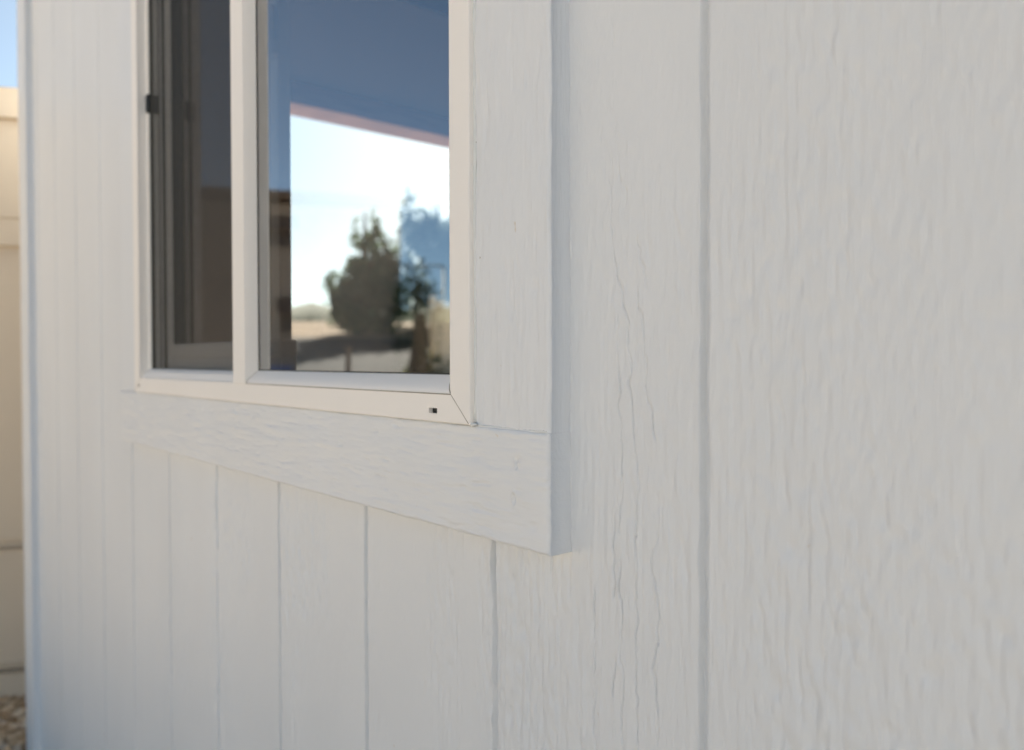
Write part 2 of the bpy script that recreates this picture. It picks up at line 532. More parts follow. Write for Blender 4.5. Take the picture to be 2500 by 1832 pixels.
def crack_field(X, Z):
    """Raised, wavering grain lines traced on the near board: a small ridge with a groove beside it."""
    D = np.zeros_like(X)
    xs, zs = X[:, 0], Z[0, :]
    for k, L in enumerate(CRACKS):
        L = sorted(L, key=lambda p: p[1])
        lz = np.array([p[1] for p in L]); lx = np.array([p[0] for p in L])
        cx = np.interp(zs, lz, lx)
        cx = cx + 0.0016 * (vnoise(zs * 170, zs * 0, 20 + k) - .5) + 0.0010 * (vnoise(zs * 430, zs * 0, 70 + k) - .5)
        fade = sstep(lz[0] - .004, lz[0] + .004, zs) * (1 - sstep(lz[-1] - .004, lz[-1] + .004, zs))
        amp = fade * np.clip(0.15 + 1.35 * vnoise(zs * 95, zs * 0, 40 + k), .2, 1.3)
        d = X - cx[None, :]
        near = np.abs(d) < 0.012
        w = np.exp(-(d / 0.00070) ** 2) * 0.0024 - np.where(d > 0, np.exp(-d / 0.0030), np.exp(d / 0.0012) * .6) * 0.00090
        D += np.where(near, w * (amp * (.34 + .72 * sstep(1.10, .99, zs)))[None, :], 0)
    return D


def groove_field(X, Z):
    k = np.round((X - G0) / GP)
    d = X - (G0 + k * GP) + 0.0007 * (vnoise(Z * 45, k * 3.7, 2) - .5) + 0.0005 * (vnoise(Z * 220, k * 1.7, 4) - .5)
    return 0.0058 * (1 - sstep(0.0024, 0.0038, np.abs(d)))


def wood_field(X, Z):
    """Embossed grain: tight vertical ribs, short cuts across them and broader dimples, in patches."""
    wander = 0.004 * vnoise(X * 6, Z * 5, 9) + 0.0022 * vnoise(X * 20, Z * 14, 19)
    Xw = X + wander
    g = lambda c, w: np.exp(-((X - c) / w) ** 2)
    low = sstep(.98, .84, Z)
    mask = np.clip(sstep(.42, .72, vnoise(X * 13, Z * 4.2, 11)) * (.26 + .45 * low) + .85 * g(-.425, .05) * sstep(.90, .82, Z) + .55 * g(-.565, .03) + (.42 + .33 * low) * g(-.225, .05) + .25 * g(-.70, .04), .06, 1.0)
    ribs = (vnoise(Xw * 300, Z * 22, 12) - .5) * (0.0022 - 0.0010 * sstep(-.28, -.19, X))
    cut = (vnoise(Xw * 250, Z * 85, 14) - .5) * 0.0030
    dimple = (vnoise(X * 300, Z * 110, 24) - .5) * 0.0024 + (vnoise(X * 150, Z * 140, 25) - .5) * 0.0011
    dent = sstep(.66, .88, vnoise(Xw * 250, Z * 34, 15)) * 0.0011 + sstep(.70, .9, vnoise(Xw * 180, Z * 75, 17)) * 0.0010
    broad = (vnoise(X * 14, Z * 9, 16) - .5) * 0.0007
    right = sstep(-.28, -.19, X) * (.45 + .55 * low)
    return mask * (ribs + cut) * .85 + (.10 + .62 * right) * dimple + dent * mask + broad


xs = np.concatenate([np.arange(SX0 + .002, -1.56, .012), np.arange(-1.56, -0.95, .003), np.arange(-.95, -.395, .00075), np.arange(-.395, -.31, .0004), np.arange(-.31, -.08, .00075), np.arange(-.08, SX1, .012), [SX1]])
ext = []
for k in range(-8, 12):
    gx = G0 - k * GP
    ext += [gx + d for d in (-.0048, -.0042, -.0037, -.0033, -.0029, -.0025, .0025, .0029, .0033, .0037, .0042, .0048)]
xs = np.unique(np.round(np.concatenate([xs, [e for e in ext if SX0 + .003 < e < SX1 - .003]]), 5))
xs = xs[np.concatenate([[True], np.diff(xs) > .00012])]
zs = np.unique(np.round(np.concatenate([np.arange(-.08, .50, .03), np.arange(.50, .70, .008), np.arange(.70, 1.28, .0018), np.arange(1.28, 2.2, .02), [2.24]]), 5))
X, Z = np.meshgrid(xs, zs, indexing='ij')
Yd = groove_field(X, Z)
Yd = Yd + np.where(Yd > .003, .25, 1.0) * wood_field(X, Z) + crack_field(X, Z)
WX0, WX1, WZ0 = -1.4005, -0.4953, 0.9490    # the window's outer edges
WZ1 = WZ0 + 0.93
cxm, czm = (xs[:-1] + xs[1:]) / 2, (zs[:-1] + zs[1:]) / 2
keep = ~((cxm[:, None] > WX0 - .010) & (cxm[:, None] < WX1 + .010) & (czm[None, :] > WZ0 - .010) & (czm[None, :] < WZ1 + .010))
part(grid_obj('wall', X, Yd, Z, M['siding'], keep=keep), label='front wall of vertical grooved siding under rough white paint')

# inner lining of the front wall and the other three walls
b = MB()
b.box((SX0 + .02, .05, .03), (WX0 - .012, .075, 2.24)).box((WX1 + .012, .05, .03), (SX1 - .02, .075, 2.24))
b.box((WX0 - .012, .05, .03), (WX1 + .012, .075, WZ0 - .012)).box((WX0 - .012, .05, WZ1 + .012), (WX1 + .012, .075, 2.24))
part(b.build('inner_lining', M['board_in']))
DY0, DY1, DZ1 = 0.66, 2.35, 1.80         # the open doorway in the left end wall
b = MB()
b.box((SX0 + .004, .012, -.08), (SX0 + .094, DY0 - .03, 2.24)).box((SX0 + .004, DY1 + .03, -.08), (SX0 + .094, SD, 2.24)).box((SX0 + .004, DY0 - .029, DZ1 + .03), (SX0 + .094, DY1 + .029, 2.24))
part(b.build('wall', M['siding']), label='left end wall with an open doorway')
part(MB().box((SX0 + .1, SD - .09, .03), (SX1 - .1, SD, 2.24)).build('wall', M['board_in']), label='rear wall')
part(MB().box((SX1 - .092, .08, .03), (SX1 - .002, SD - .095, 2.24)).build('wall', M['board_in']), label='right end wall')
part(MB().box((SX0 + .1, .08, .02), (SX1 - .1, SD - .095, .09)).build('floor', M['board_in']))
b = MB()
b.box((SX0 - .016, DY0 - .07, .04), (SX0 + .11, DY0, DZ1 + .07), .003).box((SX0 - .016, DY1, .04), (SX0 + .11, DY1 + .07, DZ1 + .07), .003)
b.box((SX0 - .016, DY0 + .001, DZ1), (SX0 + .11, DY1 - .001, DZ1 + .07), .003)
part(b.build('door_frame', M['wood_in']))
# roof with rafters and an eave over the window wall
b = MB()
b.prism([(SX0 - .2, -.10, 2.20), (SX0 - .2, SD / 2, 2.86), (SX0 - .2, SD + .26, 2.20), (SX0 - .2, SD + .26, 2.23), (SX0 - .2, SD / 2, 2.90), (SX0 - .2, -.10, 2.24)], (SX1 - SX0 + .4, 0, 0))
part(b.build('roof', M['shingle']))
b = MB()
for k in range(9):
    x = SX0 + .35 + k * .52
    b.obox((x, .09, 2.262), (x, SD / 2 - .03, 2.80), .04, .09).obox((x, SD / 2 + .03, 2.80), (x, SD - .1, 2.262), .04, .09)
part(b.build('rafter', M['wood_in']))
for x in (SX0 + .006, SX1 - .096):
    part(MB().prism([(x, .10, 2.245), (x, SD / 2, 2.83), (x, SD - .1, 2.245)], (.09, 0, 0)).build('gable', M['board_in']))
part(MB().box((SX0 - .19, -.125, 2.12), (SX1 + .19, -.103, 2.25), .003).build('fascia', M['trim_h']))


def board(name, x0, x1, z0, z1, t, mat, horiz, label=None, nails=(), stepu=.004, stepw=.0012, r=.0028, seed=0, amp=2.0):
    """A trim board as one wrapped height field: worn rounded arrises, brushed paint texture, nail dents."""
    a = np.linspace(0, math.pi / 2, 6)
    off, dep = r * (1 - np.cos(a[::-1])), None
    du = (1 - np.sin(a))                      # inset fraction along the arc
    ins = np.concatenate([[0, 0], r * (1 - np.cos(a))])
    dpt = np.concatenate([[t + .004, r * 1.0], r * (1 - np.sin(a))])   # depth below the front plane

    def axis(c0, c1, st):
        mid = np.arange(c0 + r * 1.05, c1 - r * 1.05, st)
        p = np.concatenate([c0 + ins, mid, (c1 - ins)[::-1]])
        d = np.concatenate([dpt, np.zeros(len(mid)), dpt[::-1]])
        return p, d
    px_, dx_ = axis(x0, x1, stepw if not horiz else stepu)
    pz_, dz_ = axis(z0, z1, stepu if not horiz else stepw)
    X, Z = np.meshgrid(px_, pz_, indexing='ij')
    Dp = np.minimum(np.maximum(dx_[:, None], dz_[None, :]), t + .004)
    front = sstep(r * 1.2, 0, Dp)
    U, V = (Z, X) if horiz else (X, Z)        # U across the grain, V along it
    h = (vnoise(U * 420, V * 26, 50 + seed) - .5) * .00026 + (vnoise(U * 160, V * 20, 51 + seed) - .5) * .00040 + (vnoise(U * 60, V * 30, 52 + seed) - .5) * .0005
    h += (vnoise(U * 900, V * 90, 53 + seed) - .5) * .00016 + sstep(.78, .93, vnoise(U * 330, V * 60, 54 + seed)) * .0004
    for (nx, nz, w, hh, dp) in nails:
        e = ((X - nx) / w) ** 2 + ((Z - nz) / hh) ** 2
        h += dp * np.exp(-e ** 2) - dp * .28 * np.exp(-((np.sqrt(e) - 1.5) / .35) ** 2)
    Y = -t + Dp + h * front * amp
    # edges waver a little, as sawn and over-painted boards do
    ex = (vnoise(Z * 60, Z * 0, 60 + seed) - .5) * .0011 + (vnoise(Z * 260, Z * 0, 61 + seed) - .5) * .0006
    ez = (vnoise(X * 60, X * 0, 62 + seed) - .5) * .0009 + (vnoise(X * 260, X * 0, 63 + seed) - .5) * .0004
    wx = np.clip((np.abs(X - (x0 + x1) / 2) / ((x1 - x0) / 2)) ** 6, 0, 1)
    wz = np.clip((np.abs(Z - (z0 + z1) / 2) / ((z1 - z0) / 2)) ** 6, 0, 1)
    X2, Z2 = X + ex * wx, Z + ez * wz
    o = grid_obj(name, X2, Y, Z2, mat)
    return part(o, label=label)


TW = .0965
TRX1 = -0.4085                             # right end of the bottom trim
board('window_trim', -1.497, TRX1, .8618, .9487, .0222, M['trim_h'], True, 'bottom trim board under the window',
      nails=[(-.4433, .9239, .0015, .0036, .0010), (-.4457, .8976, .0017, .0040, .0014), (-.80, .915, .0014, .003, .0007)], stepu=.0014, seed=1)
board('window_trim', -.4950, TRX1 - .0012, .9462, 1.985, .0203, M['trim_v'], False, 'right trim board beside the window', nails=[(-.4465, .9815, .0026, .0032, .0002)], seed=3)
board('window_trim', -1.495, -1.4022, .9488, 1.985, .0205, M['trim_v'], False, 'left trim board beside the window', stepu=.02, stepw=.006, seed=5)
board('window_trim', -1.497, TRX1, 1.987, 2.073, .0215, M['trim_h'], True, 'top trim board above the window', stepu=.03, stepw=.006, seed=7)
# corner boards
board('corner_board', -2.476, -2.373, -.08, 2.10, .0178, M['trim_v'], False, 'corner board at the left end of the front wall', stepu=.02, stepw=.005, seed=9)
part(MB().box((-2.4755, .0045, -.08), (-2.446, .09, 2.10), .002).build('corner_board', M['trim_v']))
# grooved wall added out of view at the right, to shade the trim's side
BLOCK_X = 2.15
wy = np.unique(np.round(np.concatenate([np.arange(-2.8, -.02, .02)] + [[-1.5 + k * GP + d for d in (-.0055, -.0045, .0045, .0055)] for k in range(-6, 8)]), 4))
wz = np.array([.03, .7, 1.4, 2.11])
WY, WZ = np.meshgrid(wy, wz, indexing='ij')
kk = np.round((WY + 1.5) / GP)
part(grid_obj('blocker_wall', BLOCK_X + .006 * (np.abs(WY + 1.5 - kk * GP) < .005), WY, WZ, M['blocker'], smooth=False), label='unseen grooved grey wall added at the right to shade the trim')
# caulk beads
cb = MB()
zz = np.arange(.9515, 1.98, .012)
cb.tube([(-.4946 + .0003 * (vnoise(z * 40, 0, 71) - .5), -.0198 + .0006 * (vnoise(z * 60, 0, 72) - .5), z) for z in zz], [.0009 + .0009 * float(vnoise(z * 80, 0, 73)) for z in zz], 8)
part(cb.build('caulk_bead', M['caulk'], smooth=True))
cb = MB()
xx = np.arange(-.4930, -.4105, .003)
pts = [(x, -.0198 + .0008 * (vnoise(x * 90, 0, 74) - .5), .9489 + .0006 * (vnoise(x * 120, 0, 75) - .5)) for x in xx]
rr = [.0004 + .0007 * float(vnoise(x * 150, 0, 76)) for x in xx]
for k in range(0):
    y = -.0195 + .0205 * k / 6
    pts.append((TRX1 - .0016 + .0004 * (vnoise(y * 300, 0, 79) - .5), y, .9496)); rr.append(.0009 + .0006 * float(vnoise(y * 400, 0, 80)))
cb.tube(pts, rr, 8)
part(cb.build('caulk_bead', M['caulk'], smooth=True))
cb = MB()
cb.tube([(-.4965, -.0215, .9486), (-.4940, -.0240, .9495), (-.4905, -.0215, .9500)], [.0012, .0018, .0008], 8)
part(cb.build('caulk_bead', M['caulk'], smooth=True), label='blob of caulk at the lower right corner of the window frame')
cb = MB()
zz = np.arange(.865, 1.98, .006)
cb.tube([(TRX1 - .0002 + .0008 * (vnoise(z * 50, 0, 77) - .5), .0010, z) for z in zz], [.0004 + .0018 * float(vnoise(z * 70, 0, 78)) ** 1.5 for z in zz], 6)
part(cb.build('caulk_bead', M['siding'], smooth=True))
# scratches and checks in the paint of the right trim board and its joint
for (x, z, L, w, lean) in ((-.4862, 1.1955, .0078, .0005, .0006), (-.4895, 1.0920, .0030, .0005, .0004), (-.4887, 1.0790, .0014, .0005, .0003), (-.4935, 1.1690, .0016, .0007, 0), (-.4928, 1.0390, .0018, .0006, .0003)):
    y = -.0202
    sc_ = MB()
    sc_.prism([(x - w / 2, y, z), (x + lean, y, z + L * .5), (x - w / 2, y, z + L), (x + w / 2, y, z + L), (x + lean + w, y, z + L * .5), (x + w / 2, y, z)], (0, .0006, 0))
    part(sc_.build('paint_scratch', M['grime']))

# ------------------------------------------------------------------ the window (a part of the shed; its pieces are sub-parts)
FY = -.0255                               # front plane of the vinyl frame
FW = .0235                                # face width of the frame
win = MB()


def profile_run(bm, prof, corners):
    """Sweep prof [(inset, y), ...] round the closed rectangle corners, mitred."""
    (x0, x1, z0, z1) = corners
    loops = []
    for i, y in prof:
        loops.append([(x0 + i, y, z0 + i), (x1 - i, y, z0 + i), (x1 - i, y, z1 - i), (x0 + i, y, z1 - i)])
    vs = [[bm.verts.new(p) for p in L] for L in loops]
    for a, b_ in zip(vs, vs[1:]):
        for k in range(4):
            bm.faces.new((a[k], a[(k + 1) % 4], b_[(k + 1) % 4], b_[k]))
    return vs


SLOT = (-.5510, -.5390, .9560, .9605)     # weep slot in the bottom rail
MX0, MX1 = -.9749, -.9365                 # face of the meeting rail
PY = -.0105                               # plane of the fixed pane


def face_strip(bm, x0, x1, z0, z1):
    bm.faces.new([bm.verts.new(p) for p in ((x0, FY, z0), (x1, FY, z0), (x1, FY, z1), (x0, FY, z1))])


wb = win.bm
# outer return and small radius, then the faces; the bottom face leaves the weep slot open
profile_run(wb, [(0, .03), (0, FY + .0012), (.0004, FY + .0004), (.0012, FY)], (WX0, WX1, WZ0, WZ1))
o_, i_ = .0012, FW
zb0, zb1 = WZ0 + o_, WZ0 + i_
xl0, xl1, xr0, xr1 = WX0 + o_, -1.3705, WX1 - .0247, WX1 - o_
zt0, zt1 = WZ1 - i_, WZ1 - o_
wb.faces.new([wb.verts.new(p) for p in ((xl0, FY, zb0), (xl1, FY, zb1), (xl1, FY, zt0), (xl0, FY, zt1))])
wb.faces.new([wb.verts.new(p) for p in ((xr1, FY, zb0), (xr1, FY, zt1), (xr0, FY, zt0), (xr0, FY, zb1))])
wb.faces.new([wb.verts.new(p) for p in ((xl0, FY, zt1), (xl1, FY, zt0), (xr0, FY, zt0), (xr1, FY, zt1))])
# bottom face: left trapezoid, strips round the slot, right trapezoid
sx0, sx1, sz0, sz1 = SLOT
wb.faces.new([wb.verts.new(p) for p in ((xl0, FY, zb0), (sx0, FY, zb0), (sx0, FY, zb1), (xl1, FY, zb1))])
wb.faces.new([wb.verts.new(p) for p in ((sx1, FY, zb0), (xr1, FY, zb0), (xr0, FY, zb1), (sx1, FY, zb1))])
face_strip(wb, sx0, sx1, zb0, sz0)
face_strip(wb, sx0, sx1, sz1, zb1)
# walls of the slot, 9 mm deep
for (p, q) in (((sx0, sz0), (sx1, sz0)), ((sx1, sz0), (sx1, sz1)), ((sx1, sz1), (sx0, sz1)), ((sx0, sz1), (sx0, sz0))):
    wb.faces.new([wb.verts.new(v) for v in ((p[0], FY, p[1]), (q[0], FY, q[1]), (q[0], FY + .004, q[1]), (p[0], FY + .004, p[1]))])
# left half: deep jamb behind the face, sill slope and head
IX0 = xl1
for pts in ([(IX0, FY, zb1), (IX0, -.0105, zb1), (IX0, -.0105, zt0), (IX0, FY, zt0)],
            [(IX0, -.0105, zb1), (IX0 + .008, -.0105, zb1), (IX0 + .008, -.0105, zt0), (IX0, -.0105, zt0)],
            [(IX0 + .008, -.0105, zb1), (IX0 + .008, .048, zb1), (IX0 + .008, .048, zt0), (IX0 + .008, -.0105, zt0)],
            [(IX0, FY, zt0), (IX0, .048, zt0), (MX0, .048, zt0), (MX0, FY, zt0)]):
    wb.faces.new([wb.verts.new(p) for p in pts])
window = part(win.build('window', M['vinyl']), label='white vinyl sliding window with an open left half')


def sub(o):
    o.parent = window
    o.matrix_parent_inverse = (Matrix.Translation(shed.location)).inverted() @ Matrix.Identity(4)
    o.matrix_parent_inverse = Matrix.Identity(4)
    return o


sl = MB()
sl.prism([(IX0 + .0015, FY + .0030, zb1 - .0030), (IX0 + .0015, FY + .0030, zb1 + .0010), (IX0 + .0015, -.0175, zb1 + .0095), (IX0 + .0015, -.0105, zb1 + .0143), (IX0 + .0015, .055, zb1 + .0150), (IX0 + .0015, .055, zb1 - .0030)], (MX0 - IX0 - .002, 0, 0))
sub(sl.build('sill', M['vinyl']))
# glazing bead of the fixed half: an ogee run round the pane
h = .0160
ts = np.linspace(0, 1, 9)
bead = [(.0002, .003), (.0002, FY + .0022)] + [(.0004 + h * tt * (.55 + .45 * tt), FY + .0008 + (PY - FY - .0006) * (tt ** 2.1)) for tt in ts] + [(h + .0006, PY + .004)]
gb = MB()
lo = []
for i, y in bead:
    lo.append([gb.bm.verts.new(p) for p in ((MX1 + i * .22, y, zb1 + i), (xr0 - i, y, zb1 + i), (xr0 - i, y, zt0 - i), (MX1 + i * .22, y, zt0 - i))])
for a, b_ in zip(lo, lo[1:]):
    for k in range(4):
        f = gb.bm.faces.new((a[k], a[(k + 1) % 4], b_[(k + 1) % 4], b_[k]))
gbo = sub(gb.build('glazing_bead', M['vinyl']))
# the meeting rail between the halves
mu = MB()
mu.box((MX0, FY - .0012, zb1 - .0012), (MX1 - .0004, -.0045, zt0 + .001), .0012)
sub(mu.build('meeting_rail', M['vinyl']))
# dirt in the mitred joints
sm = MB()
def seam(p, q, w):
    p, q = Vector(p), Vector(q)
    d = (q - p).normalized()
    s = Vector((d.z, 0, -d.x)) * w / 2
    e = Vector((0, -.00025, 0))
    sm.prism([p + s, q + s, q - s, p - s], e)
seam((WX1 - .0012, FY + .0001, WZ0 + .0012), (xr0, FY + .0001, zb1), .0005)
sub(sm.build('joint', M['seam']))
sm = MB()
seam((WX0 + .0012, FY + .0001, WZ0 + .0012), (xl1, FY + .0001, zb1), .0004)
sub(sm.build('joint', M['seam']))
sm = MB()
for (xa, sx) in ((xr0, -1), (MX1, .22)):
    for (i0, y0), (i1, y1) in zip(bead[2:-1], bead[3:-1]):
        p, q = Vector((xa + sx * i0, y0 - .0003, zb1 + i0)), Vector((xa + sx * i1, y1 - .0003, zb1 + i1))
        wv = .0007
        sm.prism([p + Vector((wv, 0, 0)), q + Vector((wv, 0, 0)), q - Vector((wv, 0, 0)), p - Vector((wv, 0, 0))], (0, -.0001, 0))
sm.prism([(MX1, FY - .0002, zb1 - .0004), (xr0, FY - .0002, zb1 - .0004), (xr0, FY - .0002, zb1 + .0003), (MX1, FY - .0002, zb1 + .0003)], (0, -.0001, 0))
sub(sm.build('joint', M['seam']))
# dark inside of the weep slot and the little drilled hole at the left corner
sub(MB().box((sx0 - .001, FY + .0042, sz0 - .001), (sx1 + .001, FY + .008, sz1 + .001)).build('weep_slot', M['black']))
hb = MB()
hb.tube([(-1.3745, FY + .0002, .9600), (-1.3745, FY - .0008, .9600)], .0022, 12)
sub(hb.build('screw', M['seam']))
# panes
gp = MB()
gp.poly([(MX1 + .0015, PY, zb1 + .0100), (xr0 - .010, PY, zb1 + .0100), (xr0 - .010, PY, zt0 - .010), (MX1 + .0015, PY, zt0 - .010)])
sub(gp.build('pane', M['glass'], recalc=False))
gk = MB()
for (x0, x1, z0, z1) in ((MX1 + .0042, xr0 - .0155, zb1 + .0155, zb1 + .0168),):
    gk.box((x0, PY - .0012, z0), (x1, PY - .0004, z1))
gk.box((MX1 + .0034, PY - .0010, zb1 + .0155), (MX1 + .0041, PY - .0004, zt0 - .016))
sub(gk.build('gasket', M['gasket']))
# insect screen on the open half
scn = MB()
scn.poly([(IX0 + .0085, -.0090, zb1 + .0136), (MX0 + .004, -.0090, zb1 + .0136), (MX0 + .004, -.0090, zt0), (IX0 + .0085, -.0090, zt0)])
sub(scn.build('screen', M['screen']))
# inner sliding sash: stile, bottom rail, meeting stile with its lock
SY = .0150
JX = IX0 + .0082
sh = MB()
sh.box((JX + .0002, SY, zb1 + .0152), (JX + .0050, SY + .026, zt0), .001)
sh.box((JX + .0052, SY - .0015, zb1 + .0152), (JX + .0290, SY + .024, zt0), .002)
sh.box((JX + .0291, SY + .0012, zb1 + .0152), (-.93, SY + .022, zb1 + .0320), .002)
sh.box((JX + .0291, SY - .0006, zb1 + .0322), (-.93, SY + .023, zb1 + .0540), .003)
sh.box((-.985, SY + .002, zb1 + .0542), (-.9632, SY + .024, zt0), .0015)
sh.box((-.9630, SY + .004, zb1 + .0152), (-.9385, SY + .020, zt0), .0015)
sash = sub(sh.build('sash', M['vinyl']))
sp = MB()
sp.poly([(JX + .028, SY + .010, zb1 + .053), (-.984, SY + .010, zb1 + .053), (-.984, SY + .010, zt0), (JX + .028, SY + .010, zt0)])
sub(sp.build('pane', M['glass_sash'], recalc=False))
sg = MB()
sg.box((JX + .0292, SY + .0010, zb1 + .0542), (JX + .0345, SY + .0096, zt0)).box((JX + .0346, SY + .0070, zb1 + .0542), (JX + .058, SY + .0094, zt0))
sub(sg.build('gasket', M['gasket']))
ws = MB()
for y0, y1, d in ((-.0085, -.0030, .0012), (.0050, .0064, .0008), (.0105, .0148, .0016)):
    ws.box((JX - .0001, y0, zb1 + .0152), (JX + d, y1, zt0))
sub(ws.build('weather_strip', M['weather']))
lt = MB()
lt.box((IX0 + .0006, -.0135, 1.3990), (IX0 + .0125, .0060, 1.4290), .003)
sub(lt.build('latch', M['black']))
lk = MB()
lk.box((-.9600, SY - .004, 1.372), (-.9430, SY + .0038, 1.440), .004)
lk.box((-.9440, SY - .007, 1.372), (-.9300, SY + .003, 1.392), .003)
sub(lk.build('sash_lock', M['vinyl']))
# bright spacer between the two sheets of the fixed pane
sub(MB().box((-.9122, -.0085, zb1 + .018), (-.9103, -.0075, zt0 - .016)).build('spacer', M['spacer']))

# ------------------------------------------------------------------ the beige fence beside the shed
FA, FB = Vector((-3.04, -.46, GZ)), Vector((-2.60, .48, GZ))
fence = empty('vinyl_fence', FA, 'beige vinyl privacy fence standing just beyond the left corner of the white shed', 'fence')
fd = (FB - FA).normalized()
fn = Vector((fd.y, -fd.x, 0))             # towards the camera


def frun(name, z0, z1, front, thick, bev=.004, a=0.0, b_=0.0, mat='fence'):
    p, q = FA + fd * a, FB - fd * b_
    c = fn * (front - thick / 2)
    o = MB().obox(p + c + Vector((0, 0, (z0 + z1) / 2)), q + c + Vector((0, 0, (z0 + z1) / 2)), thick, z1 - z0, bev).build(name, M[mat])
    return adopt(o, fence)


FT = 1.888
frun('rail', FT - .088, FT, .030, .06)
frun('panel', FT - .384, FT - .089, .010, .02, .001)
frun('rail', FT - .468, FT - .385, .027, .054)
frun('panel', FT - 1.352, FT - .469, .010, .02, .001)
frun('gap_strip', FT - 1.380, FT - 1.353, -.012, .01, 0)
frun('rail', FT - 1.722, FT - 1.381, .016, .032, .006)
frun('gap_strip', FT - 1.752, FT - 1.723, -.014, .01, 0)
frun('rail', .0, FT - 1.753, .022, .044, .006)
for p in (FA - fd * .066, FB + fd * .066):
    o = MB()
    o.obox(p + Vector((0, 0, 0)), p + Vector((0, 0, 1.88)), .127, .127, .006)
    adopt(o.build('post', M['fence']), fence)
    cp = MB()
    v = [p + Vector((sx * .075, sy * .075, 1.882)) for sx, sy in ((-1, -1), (1, -1), (1, 1), (-1, 1))]
    top = p + Vector((0, 0, 1.94))
    for k in range(4):
        cp.poly([v[k], v[(k + 1) % 4], top])
    cp.poly(v[::-1])
    adopt(cp.build('post_cap', M['fence']), fence)

# gravel: small stones strewn over the soil between the shed and the fence
ico = bmesh.new()
bmesh.ops.create_icosphere(ico, subdivisions=1, radius=1)
bv = np.array([v.co[:] for v in ico.verts]); bf = np.array([[v.index for v in f.verts] for f in ico.faces])
ico.free()
NS = 5200
px_ = rng.uniform(-3.5, -1.9, NS); py_ = rng.uniform(-.9, .42, NS)
px_[1500:] = rng.uniform(-3.05, -2.25, NS - 1500); py_[1500:] = rng.uniform(-.42, .30, NS - 1500)
gz_ = terrain(px_, py_)
sz = rng.uniform(.006, .017, NS) * np.where(rng.random(NS) > .9, 1.5, 1)
allv = np.zeros((NS, len(bv), 3)); allf = np.zeros((NS, len(bf), 3), int)
for k in range(NS):
    s = sz[k] * np.array([rng.uniform(.8, 1.5), rng.uniform(.7, 1.1), rng.uniform(.45, .8)])
    q = bv * (1 + .28 * (rng.random((len(bv), 1)) - .5)) * s
    a = rng.uniform(0, 6.28); ca, sa = math.cos(a), math.sin(a)
    tl = rng.uniform(-.5, .5)
    q = np.stack([q[:, 0] * ca - q[:, 1] * sa, q[:, 0] * sa + q[:, 1] * ca, q[:, 2] + tl * q[:, 0]], -1)
    allv[k] = q + np.array([px_[k], py_[k], gz_[k] + sz[k] * .35 + .010 * rng.random()])
    allf[k] = bf + k * len(bv)
me = bpy.data.meshes.new('gravel')
me.from_pydata(allv.reshape(-1, 3).tolist(), [], allf.reshape(-1, 3).tolist())
gr = link('gravel', me, M['pebble'])
tag(gr, 'loose tan gravel strewn along the foot of the beige fence', 'gravel', kind='stuff')

# ------------------------------------------------------------------ beyond the open doorway: trees, bushes, posts


def zt(x, y):
    return float(terrain(np.array([x]), np.array([y]))[0])


def tree(name, x, y, H, lobes, mat, label, trunk_r=.12, n=9000, leaf=.085, cat='tree', group=None, seed=1):
    """lobes: (dx along the picture, dz centre, radius across, radius up); leaves fill the lobes unevenly."""
    rg = np.random.default_rng(seed)
    z0 = zt(x, y)
    root = empty(name, (x, y, z0), label, cat, group)
    ux = np.array([.51, .86, 0])          # across the line of sight
    tb = MB()
    tb.tube([(0, 0, -.1), (.03, .02, H * .3), (-.03, .05, H * .62), (.02, 0, H * .9)], [trunk_r, trunk_r * .8, trunk_r * .5, trunk_r * .15], 10)
    for k in range(9):
        a = rg.uniform(0, 6.28); zz = rg.uniform(.2, .75) * H; L = rg.uniform(.25, .55) * H * .5
        tb.tube([(0, 0, zz), (math.cos(a) * L * .5, math.sin(a) * L * .5, zz + L * .35), (math.cos(a) * L, math.sin(a) * L, zz + L * .9)], [trunk_r * .35, trunk_r * .22, trunk_r * .06], 6)
    tb.build('trunk', M['bark'], root)
    w = np.array([l[2] ** 2 * l[3] for l in lobes]); w = w / w.sum()
    P = []
    for (dx, dz, ra, ru), f in zip(lobes, w):
        k = int(n * f)
        d = rg.normal(size=(k, 3)); d /= np.linalg.norm(d, axis=1)[:, None]
        rr = rg.random(k) ** .45
        c = d * rr[:, None] * np.array([ra, ra, ru])
        # clumping: keep where a coarse noise is high
        P.append(np.array([ux[0] * dx, ux[1] * dx, dz]) + c)
    P = np.concatenate(P)
    keepm = vnoise(P[:, 0] * 2.6 + P[:, 1] * 1.7, P[:, 2] * 2.6 + P[:, 1] * .9, seed + 100) > .30
    P = P[keepm]
    k = len(P)
    a = rg.normal(size=(k, 3)); a /= np.linalg.norm(a, axis=1)[:, None]
    b2 = np.cross(a, rg.normal(size=(k, 3))); b2 /= np.linalg.norm(b2, axis=1)[:, None]
    L = leaf * rg.uniform(.6, 1.5, (k, 1)); W = L * .45
    V = np.stack([P - a * L, P + b2 * W, P + a * L, P - b2 * W], 1).reshape(-1, 3)
    Fc = np.arange(k * 4).reshape(-1, 4)
    me = bpy.data.meshes.new('crown')
    me.from_pydata(V.tolist(), [], Fc.tolist())
    link('crown', me, mat, root)
    return root


